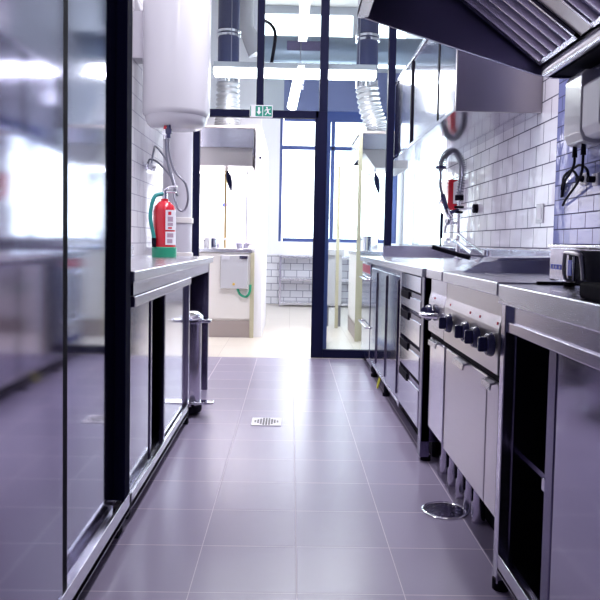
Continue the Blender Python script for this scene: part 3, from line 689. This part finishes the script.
for nm, x, y, z0, z1, w, m, lab in (('timber_post', -.715, 7.6, .90, 1.73, .012, 'wood', 'slim ochre post between the cream station worktop and its hood'),
                                ('timber_post', .668, 6.93, .0, 2.06, .018, 'olive', 'tall olive post at the corner of the second cooking station'),
                                ('timber_post', .535, 8.0, .0, 1.85, .018, 'olive', 'olive post standing behind the white side table'),
                                ('steel_rod', -.487, 7.6, .90, 1.73, .007, 'hose', 'thin dark rod near the white column on the cream station')):
    tag(bx(x - w, x + w, y - w, y + w, z0, z1, bev=.002).build(nm, m), lab, 'post')
# white column cabinet and rear timber strip
t = thing('white_column_cabinet', 'tall white panel cabinet standing at the end of the cream station', 'cabinet', (-.33, 7.4, 0))
bx(-.37, -.285, 7.10, 8.3, 0, 2.02, bev=.004).build('body', 'paint', t)
MB().prism([(-.37, 2.02), (-.285, 2.02), (-.31, 2.10), (-.37, 2.14)], 'y', 7.10, 8.3).build('sloped_top', 'paint', t)
MB().cyl((-.325, 7.10, 1.82), (-.325, 7.09, 1.82), .012).build('lock', 'steel_dark', t)
tag(bx(-.46, -.42, BY - .03, BY - .005, .90, 2.3, bev=.003).build('timber_strip', 'wood'), 'thin ochre strip fixed upright on the white rear wall', 'strip')
struct('wall_station_back', bx(-3.2, -.37, 8.3, 8.4, 0, 4.0), 'paint')

# utensils, pots
def utensil(x, y, ztop, lab):
    t = thing('hanging_spatula', lab, 'utensil', (x, y, ztop - .5))
    MB().tube([(x, y, ztop), (x, y, ztop - .02), (x + .003, y, ztop - .05)], .006).build('hook_rod', 'hose', t)
    MB().tube([(x + .003, y, ztop - .04), (x + .02, y, ztop - .12), (x + .045, y, ztop - .24)], lambda s: .008 + .020 * math.sin(PI * min(1, s * 1.0))).build('blade', 'navy', t)
utensil(-.665, 7.2, 1.728, 'dark blue spatula hanging from the hood over the cream station')
utensil(.835, 7.1, 1.728, 'dark spatula hanging from the hood seen through the glass')
def pot(x, y, r, h, lab, name='saucepan', z=.90, pan=False):
    t = thing(name, lab, 'pan' if pan else 'pot', (x, y, z))
    k = .75 if pan else 1
    MB().lathe([(0, 0), (r * k, 0), (r * k + .004, .006), (r, h), (r + .006, h + .003), (r - .003, h), (r * k - .004, .01), (0, .008)], (x, y, z), n=32).build('vessel', 'steel' if pan else 'chrome', t)
    MB().tube([(x + r - .002, y, z + h * .8), (x + r + .06, y - .02, z + h * .95), (x + r + .13, y - .04, z + h)], .008).build('handle', 'chrome', t)
    if not pan: MB().tube([(x - r + .002, y - .03, z + h * .75), (x - r - .03, y - .03, z + h * .8), (x - r - .03, y + .03, z + h * .8), (x - r + .002, y + .03, z + h * .75)], .006).build('loop_handle', 'chrome', t)
pot(-.815, 7.25, .085, .10, 'shiny steel saucepan on the cream station near the ochre post')
pot(-.50, 7.22, .08, .055, 'shallow dark frying pan on the cream station beside the white cabinet', 'frying_pan', pan=True)
pot(.80, 7.2, .085, .15, 'tall steel pot on the second cooking station behind the glass', 'stock_pot')
tag(bx(-.815, -.755, 8.285, 8.299, 1.38, 1.42, bev=.002).build('wall_notice', 'bluefilm'), 'small blue notice on the white wall behind the saucepan', 'notice')
t = thing('side_table', 'white side table in front of the rear window', 'table', (.56, 8.3, 0))
bx(.40, .62, 8.1, 8.8, .83, .90, bev=.006).build('top', 'white', t)
bx(.42, .60, 8.14, 8.78, .25, .83, bev=.004).build('body', 'white', t)
for x in (.44, .58):
    for y in (8.16, 8.74): bx(x - .015, x + .015, y - .015, y + .015, 0, .25).build('leg', 'hose', t)

# steel shelf under the rear window
t = thing('steel_shelf', 'open three tier steel shelf against the tiled wall under the window', 'shelf', (.55, BY - .25, 0))
for z in (.75, .41, .04): bx(-.17, 1.45, BY - .42, BY - .03, z - .02, z + .02, bev=.003).build('shelf_board', 'steel_top', t)
for x in (-.155, .65, 1.435):
    for y in (BY - .41, BY - .05): bx(x - .015, x + .015, y - .015, y + .015, 0, .77).build('post', 'steel', t)

# hanging lamp over the stations
t = thing('linear_lamp', 'long white linear lamp hanging across the rear room', 'lamp', (0, 6.75, 2.56))
bx(-.76, .78, 6.70, 6.84, 2.61, 2.665, bev=.004).build('housing', 'greywall', t)
bx(-.76, .78, 6.695, 6.845, 2.545, 2.61, bev=.01).build('diffuser', 'lamp', t)
for x in (-.6, .62): MB().cyl((x, 6.77, 2.66), (x, 6.77, 4.62), .004, n=8).build('hanger_wire', 'hose', t)
t = thing('tube_lamp', 'white tube lamp slung at a tilt below the duct', 'lamp', (-.02, 8.3, 2.6))
MB().cyl((-.02, 8.3, 2.55), (.07, 8.5, 3.05), .055).build('tube', 'lamp', t)
MB().cyl((.07, 8.5, 3.05), (.10, 8.5, 4.62), .006, n=8).build('hanger_wire', 'hose', t)

# ducts
def duct(x, y, zb, zt, lab, bend=0):
    t = thing('vent_duct', lab, 'duct', (x, y, zb))
    base = [(x + bend, y, zb), (x + bend * .9, y, zb + .10), (x + bend * .35, y, zb + .28), (x, y, zb + .52)]
    MB().tube(base, lambda s: .115 + .035 * (1 - s) ** 2 * (0 if bend else 1) + .010 * math.sin(s * 2 * PI * 14), 24, 50).build('flexible_hose', 'flex', t)
    MB().lathe([(.0, zb + .50), (.118, zb + .50), (.118, zb + .57), (.0, zb + .57)], (x, y, 0)).build('clamp', 'chrome', t)
    MB().cyl((x, y, zb + .57), (x, y, zt), .112, n=32).build('pipe', 'duct', t)
    for z in (zb + .98, zb + 1.02): MB().lathe([(.112, z - .016), (.128, z - .012), (.128, z + .012), (.112, z + .016)], (x, y, 0)).build('collar', 'chrome', t)
duct(-.69, 7.45, 2.127, 4.61, 'dark blue duct with pale flexible hose above the cream station')
duct(.76, 7.40, 2.10, 4.61, 'dark blue duct with curving silver hose above the second station', .13)
t = thing('white_elbow_duct', 'white bent duct hanging beside the dark blue duct', 'duct', (-.5, 8.0, 3.2))
MB().tube([(-.42, 7.9, 3.05), (-.50, 7.9, 3.25), (-.55, 7.9, 3.45), (-.55, 7.9, 4.6)], .09, 20).build('pipe', 'white', t)
t = thing('ceiling_duct', 'wide grey duct running across the rear room under the high windows', 'duct', (.3, 9.3, 3.3))
MB().cyl((-1.2, 9.4, 3.52), (1.7, 9.4, 3.52), .17, n=32).build('pipe', 'duct_grey', t)
for x in (-.6, .05, .9): MB().cyl((x - .02, 9.4, 3.52), (x + .02, 9.4, 3.52), .18, n=32).build('joint_ring', 'duct_grey', t)
bx(-.10, .35, 9.22, 9.232, 3.46, 3.58).build('access_door', 'steel_dark', t)
tag(MB().tube([(-.37, 8.6, 3.64), (-.28, 8.6, 3.58), (-.235, 8.6, 3.45), (-.28, 8.6, 3.1)], .02).build('black_cable', 'rubber'), 'thick black cable curving down beside the mullion', 'cable')

# corridor ceiling lamps
pl = thing('ceiling_lamp', 'slim ceiling lamp strip over the aisle near the tall cabinet', 'lamp', (.1, 1.2, CZ - .06), 'aisle ceiling lamps')
bx(.03, .17, .4, 2.0, CZ - .05, CZ, bev=.004).build('housing', 'paint', pl)
bx(.045, .155, .42, 1.98, CZ - .058, CZ - .05).build('diffuser', 'lamp2', pl)
copy_thing(pl, (0, 2.7, 0), 'slim ceiling lamp strip over the aisle near the glass partition')

# ------------------------------------------------------------------ light
def area(name, loc, rot, sx, sy, power, col=(1, 1, 1)):
    l = bpy.data.lights.new(name, 'AREA'); l.shape = 'RECTANGLE'; l.size = sx; l.size_y = sy; l.energy = power; l.color = col
    o = bpy.data.objects.new(name, l); C.objects.link(o); o.location = loc; o.rotation_euler = rot; return o
area('ceiling_lamp_light', (.1, 1.2, CZ - .07), (0, 0, 0), .11, 1.56, 15, (.93, .92, 1))
area('ceiling_lamp_light', (.1, 3.9, CZ - .07), (0, 0, 0), .11, 1.56, 85, (.95, .94, 1))
area('linear_lamp_light', (0, 6.77, 2.53), (0, 0, 0), 1.5, .12, 60, (1, .98, 1))
area('added_hood_fill', (-.85, 7.66, 1.70), (R_(40), 0, 0), .7, .12, 40, (1, .98, .98))  # added fill light that brightens the wall behind the cream station
# daylight through the windows
area('window_daylight', (.7, BY + .4, 1.95), (PI / 2, 0, PI), 1.9, 1.9, 240, (.97, .97, 1)) if False else None
w = bpy.data.worlds.new('World'); sc.world = w; w.use_nodes = True
bg = w.node_tree.nodes['Background']; bg.inputs[0].default_value = (.92, .93, 1, 1); bg.inputs[1].default_value = 6.5

# ------------------------------------------------------------------ camera
cam = bpy.data.cameras.new('camera'); co = bpy.data.objects.new('camera', cam); C.objects.link(co); sc.camera = co
F, H = 700.0, .977
yaw, pitch, roll = R_(.7935), R_(3.011), R_(1.1)
f = Vector((math.sin(yaw) * math.cos(pitch), math.cos(yaw) * math.cos(pitch), -math.sin(pitch)))
r_ = Vector((math.cos(yaw), -math.sin(yaw), 0)); u = r_.cross(f)
r2 = r_ * math.cos(roll) + u * math.sin(roll); u2 = -r_ * math.sin(roll) + u * math.cos(roll)
mw = Matrix((( r2.x, u2.x, -f.x, 0), (r2.y, u2.y, -f.y, 0), (r2.z, u2.z, -f.z, H), (0, 0, 0, 1)))
co.matrix_world = mw
cam.sensor_width = 36; cam.lens = 36 * F / 600; cam.shift_y = -21 / 600; cam.clip_start = .05
sc.view_settings.view_transform = 'Standard'; sc.view_settings.look = 'None'; sc.view_settings.exposure = 0.0; sc.view_settings.gamma = 1.0
sc.cycles.max_bounces = 10; sc.cycles.glossy_bounces = 6; sc.cycles.transparent_max_bounces = 12
